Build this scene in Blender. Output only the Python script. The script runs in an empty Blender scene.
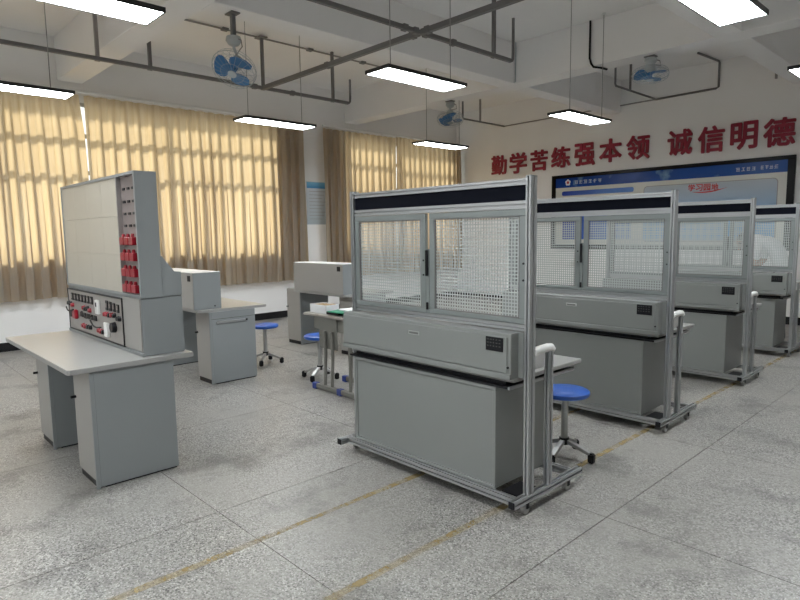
import bpy, bmesh, math, random
from mathutils import Vector, Matrix, noise
random.seed(7)
SC = bpy.context.scene
COL = SC.collection
PI = math.pi

# ------------------------------------------------------------------ camera
R0 = [0, 0, 0]
YAW, PITCH, ROLL, FPX, CAMH = -0.81124868, -0.11132195, -0.01392618, 596.66, 1.55
fw = Vector((math.cos(PITCH) * math.sin(YAW), math.cos(PITCH) * math.cos(YAW), math.sin(PITCH)))
rt = Vector((math.cos(YAW), -math.sin(YAW), 0))
up = rt.cross(fw)
cr, sr = math.cos(ROLL), math.sin(ROLL)
rt2 = rt * cr + up * sr
up2 = up * cr - rt * sr
cam = bpy.data.cameras.new('camera')
cam.sensor_width = 36.0
cam.lens = 36.0 * FPX / 800.0
cam.clip_start = 0.05
cam_ob = bpy.data.objects.new('camera', cam)
COL.objects.link(cam_ob)
m = Matrix((rt2, up2, -fw)).transposed().to_4x4()
m.translation = (0, 0, CAMH)
cam_ob.matrix_world = m
SC.camera = cam_ob

# ------------------------------------------------------------------ world, exposure
world = bpy.data.worlds.new('overcast_sky')
SC.world = world
world.use_nodes = True
bg = world.node_tree.nodes['Background']
bg.inputs[0].default_value = (1.0, 0.985, 0.95, 1)
bg.inputs[1].default_value = 1.15
SC.view_settings.view_transform = 'Standard'
SC.view_settings.look = 'None'
SC.view_settings.exposure = 0.72
SC.view_settings.gamma = 1.0
SC.view_settings.use_curve_mapping = False
LAMP_STRENGTH = 25.0
sun = bpy.data.lights.new('hazy_sun', 'SUN')
sun.energy = 4.0
sun.angle = math.radians(9)
sun.color = (1.0, 0.95, 0.86)
sun_ob = bpy.data.objects.new('hazy_sun', sun)
COL.objects.link(sun_ob)
sun_ob.location = (-20, 0, 12)
sun_ob.rotation_euler = Vector((0.78, 0.28, -0.56)).to_track_quat('-Z', 'Y').to_euler()

# ------------------------------------------------------------------ materials
def srgb(r, g, b):
    f = lambda c: (c / 255 / 12.92) if c / 255 <= 0.04045 else ((c / 255 + 0.055) / 1.055) ** 2.4
    return (f(r), f(g), f(b), 1)

def mat(name, col, rough=0.5, metal=0.0, var=0.06, scale=6.0, bump=0.0, spec=0.5, emit=None, es=0.0):
    m = bpy.data.materials.new(name)
    m.use_nodes = True
    nt = m.node_tree
    b = nt.nodes['Principled BSDF']
    b.inputs['Roughness'].default_value = rough
    b.inputs['Metallic'].default_value = metal
    b.inputs['Specular IOR Level'].default_value = spec
    if var > 0:
        tc = nt.nodes.new('ShaderNodeNewGeometry')
        nz = nt.nodes.new('ShaderNodeTexNoise')
        nz.inputs['Scale'].default_value = scale
        nz.inputs['Detail'].default_value = 4
        nt.links.new(tc.outputs['Position'], nz.inputs['Vector'])
        mx = nt.nodes.new('ShaderNodeMix')
        mx.data_type = 'RGBA'
        mx.inputs[6].default_value = tuple(c * (1 - var) for c in col[:3]) + (1,)
        mx.inputs[7].default_value = tuple(min(1, c * (1 + var)) for c in col[:3]) + (1,)
        nt.links.new(nz.outputs['Fac'], mx.inputs[0])
        nt.links.new(mx.outputs[2], b.inputs['Base Color'])
        if bump > 0:
            n2 = nt.nodes.new('ShaderNodeTexNoise')
            n2.inputs['Scale'].default_value = scale * 18
            nt.links.new(tc.outputs['Position'], n2.inputs['Vector'])
            bp = nt.nodes.new('ShaderNodeBump')
            bp.inputs['Strength'].default_value = bump
            bp.inputs['Distance'].default_value = 0.002
            nt.links.new(n2.outputs['Fac'], bp.inputs['Height'])
            nt.links.new(bp.outputs['Normal'], b.inputs['Normal'])
    else:
        b.inputs['Base Color'].default_value = col
    if emit:
        b.inputs['Emission Color'].default_value = emit
        b.inputs['Emission Strength'].default_value = es
    return m

M = {}
M['wall'] = mat('white_wall_paint', (0.88, 0.87, 0.86, 1), 0.75, var=0.04, scale=1.5, bump=0.15)
M['ceil'] = mat('white_ceiling_paint', (0.88, 0.87, 0.86, 1), 0.85, var=0.04, scale=1.2, bump=0.15)
M['black'] = mat('black_plastic', (0.010, 0.010, 0.012, 1), 0.4, var=0.1, spec=0.25)
M['frame'] = mat('black_board_frame', (0.006, 0.006, 0.007, 1), 0.25, var=0.1, spec=0.12)
M['base'] = mat('black_baseboard', (0.008, 0.008, 0.01, 1), 0.25, var=0.1)
M['grey'] = mat('blue_grey_powder_coat', (0.262, 0.28, 0.285, 1), 0.38, var=0.04, scale=3, bump=0.1)
M['greyw'] = mat('warm_grey_powder_coat', (0.32, 0.31, 0.29, 1), 0.4, var=0.04, scale=3, bump=0.1)
M['rack'] = mat('rack_grey_paint', (0.232, 0.242, 0.234, 1), 0.4, var=0.04, scale=3, bump=0.1)
M['doorf'] = mat('grey_green_frame', (0.24, 0.265, 0.26, 1), 0.35, metal=0.3, var=0.05)
M['top'] = mat('grey_laminate_top', (0.34, 0.34, 0.33, 1), 0.28, var=0.04, scale=4)
M['alu'] = mat('brushed_aluminium', (0.46, 0.47, 0.48, 1), 0.34, metal=0.75, var=0.02, scale=8)
M['mesh'] = mat('perforated_sheet', (0.45, 0.48, 0.47, 1), 0.4, var=0.04)
M['board'] = mat('cream_panel', (0.50, 0.47, 0.40, 1), 0.35, var=0.03)
M['ctrl'] = mat('control_plate', (0.30, 0.28, 0.26, 1), 0.4, var=0.08, scale=30)
M['recess'] = mat('recess_plate', (0.25, 0.21, 0.20, 1), 0.5, var=0.06)
M['red'] = mat('red_plastic', (0.30, 0.006, 0.018, 1), 0.35, var=0.08)
M['sign'] = mat('crimson_letter', (0.29, 0.010, 0.035, 1), 0.4, var=0.06)
M['white'] = mat('white_plastic', (0.78, 0.78, 0.76, 1), 0.35, var=0.03)
M['paper'] = mat('paper', (0.72, 0.73, 0.74, 1), 0.7, var=0.03)
M['blue'] = mat('blue_seat_plastic', (0.03, 0.12, 0.50, 1), 0.3, var=0.06)
M['capblue'] = mat('blue_foot_cap', (0.035, 0.06, 0.26, 1), 0.4, var=0.06)
M['fanblue'] = mat('blue_fan_blade', (0.05, 0.19, 0.42, 1), 0.35, var=0.06)
M['fanpale'] = mat('pale_fan_housing', (0.50, 0.53, 0.53, 1), 0.4, var=0.04)
M['wire'] = mat('guard_wire', (0.45, 0.50, 0.52, 1), 0.35, metal=0.3, var=0.04)
M['steel'] = mat('stool_steel', (0.42, 0.42, 0.41, 1), 0.35, metal=0.5, var=0.05)
M['pipe'] = mat('grey_conduit', (0.17, 0.165, 0.165, 1), 0.5, metal=0.1, var=0.08)
M['pipel'] = mat('light_conduit', (0.30, 0.28, 0.27, 1), 0.5, var=0.08)
M['dim'] = mat('dim_print', (0.055, 0.055, 0.055, 1), 0.5, var=0.1)
M['cable'] = mat('hanging_wire', (0.30, 0.29, 0.28, 1), 0.5, var=0.05)
M['lampf'] = mat('lamp_frame', (0.02, 0.02, 0.022, 1), 0.35, var=0.1)
M['lamp'] = mat('lamp_diffuser', (0.9, 0.9, 0.9, 1), 0.4, var=0, emit=(0.93, 0.975, 1.0, 1), es=LAMP_STRENGTH)
M['winf'] = mat('window_frame_metal', (0.45, 0.44, 0.42, 1), 0.4, var=0.05)
M['desk'] = mat('student_desk_top', (0.34, 0.31, 0.28, 1), 0.4, var=0.06)
M['deskm'] = mat('student_desk_steel', (0.20, 0.195, 0.175, 1), 0.4, metal=0.2, var=0.05)
M['green'] = mat('green_mat', (0.01, 0.20, 0.11, 1), 0.5, var=0.05)
M['brown'] = mat('tan_cardboard', (0.42, 0.30, 0.17, 1), 0.7, var=0.1)
M['skin'] = mat('skin', (0.45, 0.27, 0.19, 1), 0.5, var=0.04)
M['shirt'] = mat('white_shirt', (0.74, 0.74, 0.74, 1), 0.8, var=0.03)
M['trouser'] = mat('dark_trousers', (0.03, 0.035, 0.05, 1), 0.8, var=0.1)
M['hair'] = mat('black_hair', (0.012, 0.010, 0.010, 1), 0.5, var=0.1)
M['sheet'] = mat('notice_sheet', (0.60, 0.60, 0.55, 1), 0.3, var=0.02)
M['head_print'] = mat('heading_print', (0.36, 0.44, 0.58, 1), 0.4, var=0.1)
M['white_print'] = mat('white_print', (0.75, 0.78, 0.82, 1), 0.4, var=0.02)
M['red_print'] = mat('red_print', (0.50, 0.03, 0.03, 1), 0.4, var=0.05)
M['navy'] = mat('dark_header_panel', (0.004, 0.005, 0.010, 1), 0.6, var=0.1, spec=0.06)
M['joint'] = mat('floor_joint', (0.14, 0.135, 0.12, 1), 0.8, var=0.1)

def N(nt, t, **kw):
    n = nt.nodes.new(t)
    for k, v in kw.items():
        setattr(n, k, v)
    return n

def terrazzo():
    m = bpy.data.materials.new('terrazzo')
    m.use_nodes = True
    nt = m.node_tree
    L = nt.links.new
    b = nt.nodes['Principled BSDF']
    g = N(nt, 'ShaderNodeNewGeometry')
    v = N(nt, 'ShaderNodeTexVoronoi')
    v.inputs['Scale'].default_value = 120
    L(g.outputs['Position'], v.inputs['Vector'])
    sep = N(nt, 'ShaderNodeSeparateColor')
    L(v.outputs['Color'], sep.inputs[0])
    ramp = N(nt, 'ShaderNodeValToRGB')
    ramp.color_ramp.interpolation = 'CONSTANT'
    e = ramp.color_ramp.elements
    e[0].position = 0; e[0].color = (0.07, 0.068, 0.065, 1)
    e[1].position = 0.24; e[1].color = (0.26, 0.255, 0.245, 1)
    for p, c in ((0.45, (0.42, 0.405, 0.38, 1)), (0.66, (0.56, 0.55, 0.53, 1)), (0.86, (0.74, 0.73, 0.70, 1))):
        x = e.new(p); x.color = c
    L(sep.outputs[0], ramp.inputs[0])
    # cement between the chips
    v2 = N(nt, 'ShaderNodeTexVoronoi', feature='DISTANCE_TO_EDGE')
    v2.inputs['Scale'].default_value = 120
    L(g.outputs['Position'], v2.inputs['Vector'])
    mr = N(nt, 'ShaderNodeMapRange')
    mr.inputs[1].default_value = 0.04; mr.inputs[2].default_value = 0.16
    L(v2.outputs[0], mr.inputs[0])
    mx = N(nt, 'ShaderNodeMix', data_type='RGBA')
    mx.inputs[6].default_value = (0.34, 0.325, 0.30, 1)
    L(mr.outputs[0], mx.inputs[0]); L(ramp.outputs[0], mx.inputs[7])
    # patches where the chips fade to a pale even tone, dark scuffs
    n1 = N(nt, 'ShaderNodeTexNoise')
    n1.inputs['Scale'].default_value = 0.9; n1.inputs['Detail'].default_value = 6; n1.inputs['Roughness'].default_value = 0.62
    L(g.outputs['Position'], n1.inputs['Vector'])
    r1 = N(nt, 'ShaderNodeMapRange')
    r1.inputs[1].default_value = 0.40; r1.inputs[2].default_value = 0.62; r1.inputs[4].default_value = 0.72
    L(n1.outputs['Fac'], r1.inputs[0])
    mx2 = N(nt, 'ShaderNodeMix', data_type='RGBA')
    mx2.inputs[7].default_value = (0.39, 0.375, 0.345, 1)
    L(r1.outputs[0], mx2.inputs[0]); L(mx.outputs[2], mx2.inputs[6])
    n2 = N(nt, 'ShaderNodeTexNoise')
    n2.inputs['Scale'].default_value = 2.3; n2.inputs['Detail'].default_value = 7; n2.inputs['Roughness'].default_value = 0.65
    L(g.outputs['Position'], n2.inputs['Vector'])
    r2 = N(nt, 'ShaderNodeMapRange')
    r2.inputs[1].default_value = 0.52; r2.inputs[2].default_value = 0.68; r2.inputs[3].default_value = 0.83; r2.inputs[4].default_value = 0.46
    L(n2.outputs['Fac'], r2.inputs[0])
    mx3 = N(nt, 'ShaderNodeMix', data_type='RGBA', blend_type='MULTIPLY')
    mx3.inputs[0].default_value = 1
    L(mx2.outputs[2], mx3.inputs[6]); L(r2.outputs[0], mx3.inputs[7])
    L(mx3.outputs[2], b.inputs['Base Color'])
    rr = N(nt, 'ShaderNodeMapRange')
    rr.inputs[3].default_value = 0.26; rr.inputs[4].default_value = 0.46
    L(n1.outputs['Fac'], rr.inputs[0]); L(rr.outputs[0], b.inputs['Roughness'])
    bp = N(nt, 'ShaderNodeBump')
    bp.inputs['Strength'].default_value = 0.12; bp.inputs['Distance'].default_value = 0.001
    L(v2.outputs[0], bp.inputs['Height']); L(bp.outputs['Normal'], b.inputs['Normal'])
    return m
M['floor'] = terrazzo()

def curtain_mat():
    m = bpy.data.materials.new('tan_curtain_cloth')
    m.use_nodes = True
    nt = m.node_tree
    L = nt.links.new
    nt.nodes.remove(nt.nodes['Principled BSDF'])
    out = nt.nodes['Material Output']
    g = N(nt, 'ShaderNodeNewGeometry')
    mp = N(nt, 'ShaderNodeMapping')
    mp.inputs['Scale'].default_value = (7, 7, 0.35)
    L(g.outputs['Position'], mp.inputs[0])
    nz = N(nt, 'ShaderNodeTexNoise')
    nz.inputs['Scale'].default_value = 3; nz.inputs['Detail'].default_value = 5
    L(mp.outputs[0], nz.inputs['Vector'])
    mx = N(nt, 'ShaderNodeMix', data_type='RGBA')
    mx.inputs[6].default_value = (0.33, 0.325, 0.29, 1)
    mx.inputs[7].default_value = (0.45, 0.44, 0.40, 1)
    L(nz.outputs['Fac'], mx.inputs[0])
    mt = N(nt, 'ShaderNodeMix', data_type='RGBA')
    mt.inputs[6].default_value = (0.72, 0.47, 0.22, 1)
    mt.inputs[7].default_value = (0.90, 0.72, 0.48, 1)
    L(nz.outputs['Fac'], mt.inputs[0])
    d = N(nt, 'ShaderNodeBsdfDiffuse'); t = N(nt, 'ShaderNodeBsdfTranslucent')
    L(mx.outputs[2], d.inputs[0]); L(mt.outputs[2], t.inputs[0])
    ms = N(nt, 'ShaderNodeMixShader')
    ms.inputs[0].default_value = 0.48
    L(d.outputs[0], ms.inputs[1]); L(t.outputs[0], ms.inputs[2])
    L(ms.outputs[0], out.inputs['Surface'])
    return m
M['curtain'] = curtain_mat()

def glass_mat():
    m = bpy.data.materials.new('window_glass')
    m.use_nodes = True
    nt = m.node_tree
    nt.nodes.remove(nt.nodes['Principled BSDF'])
    t = N(nt, 'ShaderNodeBsdfTransparent'); gl = N(nt, 'ShaderNodeBsdfGlossy')
    t.inputs[0].default_value = (0.92, 0.95, 0.94, 1)
    gl.inputs['Roughness'].default_value = 0.03
    ms = N(nt, 'ShaderNodeMixShader'); ms.inputs[0].default_value = 0.06
    nt.links.new(t.outputs[0], ms.inputs[1]); nt.links.new(gl.outputs[0], ms.inputs[2])
    nt.links.new(ms.outputs[0], nt.nodes['Material Output'].inputs['Surface'])
    return m
M['glass'] = glass_mat()

def worn_paint():
    m = bpy.data.materials.new('worn_yellow_paint')
    m.use_nodes = True
    nt = m.node_tree
    L = nt.links.new
    b = nt.nodes['Principled BSDF']
    b.inputs['Base Color'].default_value = (0.44, 0.33, 0.14, 1)
    b.inputs['Roughness'].default_value = 0.6
    g = N(nt, 'ShaderNodeNewGeometry')
    nz = N(nt, 'ShaderNodeTexNoise')
    nz.inputs['Scale'].default_value = 9; nz.inputs['Detail'].default_value = 8; nz.inputs['Roughness'].default_value = 0.7
    L(g.outputs['Position'], nz.inputs['Vector'])
    r = N(nt, 'ShaderNodeMapRange')
    r.inputs[1].default_value = 0.34; r.inputs[2].default_value = 0.60; r.inputs[3].default_value = 0.12; r.inputs[4].default_value = 0.62
    L(nz.outputs['Fac'], r.inputs[0]); L(r.outputs[0], b.inputs['Alpha'])
    return m
M['yellow'] = worn_paint()

def gradient_print(name, c0, c1, axis, lo, hi, spots=False):
    """flat print: a colour that runs from c0 to c1 along a world axis"""
    m = bpy.data.materials.new(name)
    m.use_nodes = True
    nt = m.node_tree
    L = nt.links.new
    b = nt.nodes['Principled BSDF']
    b.inputs['Roughness'].default_value = 0.25
    b.inputs['Specular IOR Level'].default_value = 0.2
    g = N(nt, 'ShaderNodeNewGeometry')
    s = N(nt, 'ShaderNodeSeparateXYZ')
    L(g.outputs['Position'], s.inputs[0])
    r = N(nt, 'ShaderNodeMapRange')
    r.inputs[1].default_value = lo; r.inputs[2].default_value = hi
    L(s.outputs[axis], r.inputs[0])
    mx = N(nt, 'ShaderNodeMix', data_type='RGBA')
    mx.inputs[6].default_value = c0; mx.inputs[7].default_value = c1
    L(r.outputs[0], mx.inputs[0])
    last = mx.outputs[2]
    if spots:
        nz = N(nt, 'ShaderNodeTexNoise')
        nz.inputs['Scale'].default_value = 2.6; nz.inputs['Detail'].default_value = 5
        L(g.outputs['Position'], nz.inputs['Vector'])
        rr = N(nt, 'ShaderNodeMapRange')
        rr.inputs[1].default_value = 0.60; rr.inputs[2].default_value = 0.80
        L(nz.outputs['Fac'], rr.inputs[0])
        m2 = N(nt, 'ShaderNodeMix', data_type='RGBA')
        m2.inputs[7].default_value = (0.35, 0.62, 0.80, 1)
        L(rr.outputs[0], m2.inputs[0]); L(last, m2.inputs[6])
        last = m2.outputs[2]
    L(last, b.inputs['Base Color'])
    return m
M['hdr'] = gradient_print('blue_header_print', (0.005, 0.045, 0.26, 1), (0.008, 0.075, 0.32, 1), 0, -6.9, -2.7, True)
M['strip'] = gradient_print('blue_strip_print', (0.03, 0.06, 0.34, 1), (0.10, 0.22, 0.55, 1), 0, -6.7, -5.6)
M['pale'] = gradient_print('pale_sky_print', (0.16, 0.36, 0.62, 1), (0.48, 0.52, 0.56, 1), 2, 1.6, 2.35)
M['poster_blue'] = gradient_print('poster_blue_print', (0.03, 0.20, 0.50, 1), (0.25, 0.55, 0.75, 1), 2, 2.40, 2.56)
M['poster_body'] = gradient_print('poster_body_print', (0.42, 0.48, 0.52, 1), (0.60, 0.64, 0.68, 1), 2, 1.75, 2.4)

# ------------------------------------------------------------------ mesh helpers
ORG = {}

class MB:
    def __init__(s):
        s.v = []; s.f = []; s.mi = []
    def add(s, vs, fs, mi=0):
        o = len(s.v)
        s.v += [tuple(p) for p in vs]
        s.f += [tuple(i + o for i in f) for f in fs]
        s.mi += [mi] * len(fs)
        return s
    def box(s, x0, x1, y0, y1, z0, z1, mi=0):
        vs = [(x0, y0, z0), (x1, y0, z0), (x1, y1, z0), (x0, y1, z0), (x0, y0, z1), (x1, y0, z1), (x1, y1, z1), (x0, y1, z1)]
        return s.add(vs, [(3, 2, 1, 0), (4, 5, 6, 7), (0, 1, 5, 4), (1, 2, 6, 5), (2, 3, 7, 6), (3, 0, 4, 7)], mi)
    def prism(s, poly, axis, a0, a1, mi=0):
        """poly in the two other axes (in x,y,z order), pulled along axis"""
        n = len(poly)
        def P(p, a):
            q = list(p); q.insert(axis, a); return q
        vs = [P(p, a0) for p in poly] + [P(p, a1) for p in poly]
        fs = [tuple(range(n)), tuple(range(2 * n - 1, n - 1, -1))]
        fs += [(i, i + n, (i + 1) % n + n, (i + 1) % n) for i in range(n)]
        return s.add(vs, fs, mi)
    def frame(s, d):
        d = Vector(d).normalized()
        a = Vector((0, 0, 1)) if abs(d.z) < 0.9 else Vector((1, 0, 0))
        u = d.cross(a).normalized()
        return u, d.cross(u)
    def cyl(s, p0, p1, r, n=12, r1=None, mi=0):
        p0, p1 = Vector(p0), Vector(p1)
        r1 = r if r1 is None else r1
        u, w = s.frame(p1 - p0)
        c = [(math.cos(2 * PI * i / n), math.sin(2 * PI * i / n)) for i in range(n)]
        vs = [p0 + (u * a + w * b) * r for a, b in c] + [p1 + (u * a + w * b) * r1 for a, b in c]
        fs = [tuple(range(n - 1, -1, -1)), tuple(range(n, 2 * n))]
        fs += [(i, (i + 1) % n, (i + 1) % n + n, i + n) for i in range(n)]
        return s.add(vs, fs, mi)
    def tube(s, pts, r, n=8, closed=False, mi=0):
        pts = [Vector(p) for p in pts]
        k = len(pts); vs = []
        prev = None
        for i, p in enumerate(pts):
            if closed: d = pts[(i + 1) % k] - pts[i - 1]
            else: d = pts[min(i + 1, k - 1)] - pts[max(i - 1, 0)]
            d.normalize()
            if prev is None: u, w = s.frame(d)
            else:
                u = (prev - d * prev.dot(d)).normalized(); w = d.cross(u)
            prev = u
            vs += [p + (u * math.cos(2 * PI * j / n) + w * math.sin(2 * PI * j / n)) * r for j in range(n)]
        fs = []
        for i in range(k if closed else k - 1):
            a, b = i * n, ((i + 1) % k) * n
            fs += [(a + j, a + (j + 1) % n, b + (j + 1) % n, b + j) for j in range(n)]
        if not closed:
            fs += [tuple(range(n - 1, -1, -1)), tuple(range((k - 1) * n, k * n))]
        return s.add(vs, fs, mi)
    def lathe(s, prof, cx, cy, n=24, mi=0):
        """prof: list of (radius, z)"""
        vs = []; k = len(prof)
        for r, z in prof:
            vs += [(cx + r * math.cos(2 * PI * j / n), cy + r * math.sin(2 * PI * j / n), z) for j in range(n)]
        fs = [(i * n + j, i * n + (j + 1) % n, (i + 1) * n + (j + 1) % n, (i + 1) * n + j) for i in range(k - 1) for j in range(n)]
        fs += [tuple(range(n - 1, -1, -1)), tuple(range((k - 1) * n, k * n))]
        return s.add(vs, fs, mi)
    def slot(s, axis, a0, a1, c, w, d, gw=1, gd=1, g=0.0048, dep=0.013):
        """aluminium slot profile along an axis: w x d section centred on c, gw/gd grooves on the w and d sides"""
        def side(L, n):
            pts = []
            for i in range(n):
                m = -L / 2 + L * (i + 0.5) / n
                pts += [(m - g, 0), (m - g * 0.8, dep), (m + g * 0.8, dep), (m + g, 0)]
            return pts
        poly = [(-w / 2, -d / 2)] + [(t, -d / 2 + h) for t, h in side(w, gw)]
        poly += [(w / 2, -d / 2)] + [(w / 2 - h, t) for t, h in side(d, gd)]
        poly += [(w / 2, d / 2)] + [(-t, d / 2 - h) for t, h in side(w, gw)]
        poly += [(-w / 2, d / 2)] + [(-w / 2 + h, -t) for t, h in side(d, gd)]
        return s.prism([(p[0] + c[0], p[1] + c[1]) for p in poly], axis, a0, a1)
    def build(s, name, mats, parent=None, bevel=0.0, seg=1, smooth=False, loc=None):
        if not isinstance(mats, (list, tuple)): mats = [mats]
        if parent is not None: org = ORG[parent.name]
        elif loc is not None: org = Vector(loc)
        else:
            xs = [p[0] for p in s.v]; ys = [p[1] for p in s.v]; zs = [p[2] for p in s.v]
            org = Vector(((min(xs) + max(xs)) / 2, (min(ys) + max(ys)) / 2, min(zs)))
        me = bpy.data.meshes.new(name)
        me.from_pydata([tuple(Vector(p) - org) for p in s.v], [], s.f)
        for m_ in mats: me.materials.append(m_)
        me.polygons.foreach_set('material_index', s.mi)
        bm = bmesh.new(); bm.from_mesh(me)
        bmesh.ops.recalc_face_normals(bm, faces=bm.faces)
        if bevel > 0:
            ed = [e for e in bm.edges if len(e.link_faces) == 2 and e.calc_face_angle(0) > 0.6]
            bmesh.ops.bevel(bm, geom=ed, offset=bevel, segments=seg, affect='EDGES', clamp_overlap=True)
        bm.to_mesh(me); bm.free()
        if smooth:
            me.polygons.foreach_set('use_smooth', [True] * len(me.polygons))
            me.set_sharp_from_angle(angle=math.radians(38))
        o = bpy.data.objects.new(name, me)
        COL.objects.link(o)
        if parent is not None: o.parent = parent
        else: o.location = org
        ORG[o.name] = org
        return o

def tag(o, label=None, cat=None, group=None, kind=None):
    if label: o['label'] = label
    if cat: o['category'] = cat
    if group: o['group'] = group
    if kind: o['kind'] = kind
    return o

def thing(name, loc, label, cat, group=None):
    o = bpy.data.objects.new(name, None)
    o.empty_display_size = 0.1
    COL.objects.link(o)
    o.location = loc
    ORG[o.name] = Vector(loc)
    return tag(o, label, cat, group)

def copy_tree(o, parent=None):
    c = o.copy()
    COL.objects.link(c)
    if parent is not None: c.parent = parent
    for ch in list(o.children):
        copy_tree(ch, c)
    return c

def B(name, m, parent, x0, x1, y0, y1, z0, z1, bevel=0.003, **kw):
    return MB().box(x0, x1, y0, y1, z0, z1).build(name, m, parent, bevel, **kw)

# ------------------------------------------------------------------ the room
XW, XE, YN, YS = -9.65, 1.95, 11.10, -3.2     # window wall, far side wall, slogan wall, wall behind
ZC, ZB = 4.36, 3.77                           # ceiling, beam underside
WIN = [(-0.25, 6.04), (7.63, 10.74)]          # window openings along the window wall
ZS, ZH = 1.24, 3.50                           # sill, head

fl = MB().box(XW - 0.25, XE + 0.25, YS - 0.25, YN + 0.25, -0.12, -0.005).build('floor', M['joint'], loc=(0, 0, 0))
tag(fl, kind='structure')
JX, JY, SX, SY, G = -1.48, 1.46, 1.57, 1.47, 0.0024
xs = [XW] + [JX + k * SX for k in range(-8, 6) if XW + 0.1 < JX + k * SX < XE - 0.1] + [XE]
ys = [YS] + [JY + k * SY for k in range(-6, 10) if YS + 0.1 < JY + k * SY < YN - 0.1] + [YN]
for i in range(len(xs) - 1):
    for j in range(len(ys) - 1):
        B('terrazzo_slab', M['floor'], fl, xs[i] + G, xs[i + 1] - G, ys[j] + G, ys[j + 1] - G, -0.005, 0.0, bevel=0)
for x, y0, y1 in ((-2.61, -1.5, 10.2), (-1.955, -1.5, 10.2)):
    # hand-painted stripe, its edges waver a little
    mb = MB(); vs = []; n = 120
    for k in range(n + 1):
        y = y0 + (y1 - y0) * k / n
        c = x + 0.008 * noise.noise((x, y * 0.7, 0)); h = 0.022 + 0.006 * noise.noise((x + 9, y * 4, 1))
        vs += [(c - h, y, 0.0006), (c + h, y, 0.0006)]
    mb.add(vs, [(2 * k, 2 * k + 1, 2 * k + 3, 2 * k + 2) for k in range(n)])
    mb.build('yellow_line', M['yellow'], fl)

w = MB()
w.box(XW - 0.24, XW, YS - 0.2, YN + 0.2, 0, ZS)
w.box(XW - 0.24, XW, YS - 0.2, YN + 0.2, ZH, ZC)
edges = [YS - 0.2] + [e for a in WIN for e in a] + [YN + 0.2]
for k in range(0, len(edges), 2):
    w.box(XW - 0.24, XW, edges[k], edges[k + 1], ZS, ZH)
tag(w.build('wall_left', M['wall'], loc=(0, 0, 0)), kind='structure')
tag(MB().box(XW - 0.24, XE + 0.24, YN, YN + 0.2, 0, ZC).build('wall_back', M['wall'], loc=(0, 0, 0)), kind='structure')
tag(MB().box(XE, XE + 0.2, YS - 0.2, YN + 0.2, 0, ZC).build('wall_right', M['wall'], loc=(0, 0, 0)), kind='structure')
tag(MB().box(XW - 0.24, XE + 0.24, YS - 0.2, YS, 0, ZC).build('wall_front', M['wall'], loc=(0, 0, 0)), kind='structure')
for nm, a in (('baseboard_left', (XW, XW + 0.012, YS, YN, 0, 0.125)), ('baseboard_back', (XW + 0.012, XE, YN - 0.012, YN, 0, 0.125)),
              ('baseboard_right', (XE - 0.012, XE, YS, YN - 0.012, 0, 0.125)), ('baseboard_front', (XW + 0.012, XE - 0.012, YS, YS + 0.012, 0, 0.125))):
    tag(MB().box(*a).build(nm, M['base'], loc=(0, 0, 0)), kind='structure')

ce = MB().box(XW - 0.24, XE + 0.24, YS - 0.2, YN + 0.2, ZC, ZC + 0.15).build('ceiling', M['ceil'], loc=(0, 0, 0))
tag(ce, kind='structure')
BX = [(-2.64, -2.31), (2.53, 2.86), (7.70, 8.03)]       # beams that run across, given by their y
BY = [(-5.82, -5.53), (-2.71, -2.42), (0.55, 0.84)]     # beams along the room, given by their x
for y0, y1 in BX:
    B('ceiling_beam', M['ceil'], ce, XW, XE, y0, y1, ZB, ZC, bevel=0.006)
for x0, x1 in BY:
    cuts = [YS] + [e for a in BX for e in a] + [YN]
    for k in range(0, len(cuts), 2):
        B('ceiling_beam', M['ceil'], ce, x0, x1, cuts[k], cuts[k + 1], ZB, ZC, bevel=0.006)

# windows
for n, (a, b) in enumerate(WIN):
    f = MB(); t = 0.05; xa, xb = XW - 0.09, XW - 0.02
    bars = [2.50, 3.03]
    k = max(2, round((b - a) / 1.55))
    if n == 1: posts = [a + t / 2, 8.92, b - t / 2]
    else: posts = [a + t / 2, 1.75, 4.0, b - t / 2]
    for p in posts: f.box(xa, xb, p - t / 2, p + t / 2, ZS, ZH)
    for i in range(len(posts) - 1):
        y0, y1 = posts[i] + t / 2, posts[i + 1] - t / 2
        for z0, z1 in [(ZS, ZS + t), (ZH - t, ZH)] + [(z - 0.03, z + 0.03) for z in bars]:
            f.box(xa, xb, y0, y1, z0, z1)
    wo = f.build('window_%d' % (n + 1), M['winf'], loc=(0, 0, 0))
    tag(wo, kind='structure')
    zz = [ZS + t] + [e for z in bars for e in (z - 0.03, z + 0.03)] + [ZH - t]
    for i in range(len(posts) - 1):
        for j in range(0, len(zz), 2):
            B('pane', M['glass'], wo, XW - 0.058, XW - 0.054, posts[i] + t / 2, posts[i + 1] - t / 2, zz[j], zz[j + 1], bevel=0)
    B('window_sill', M['wall'], wo, XW - 0.02, XW + 0.03, a - 0.03, b + 0.03, ZS - 0.03, ZS, bevel=0.004)

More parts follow.
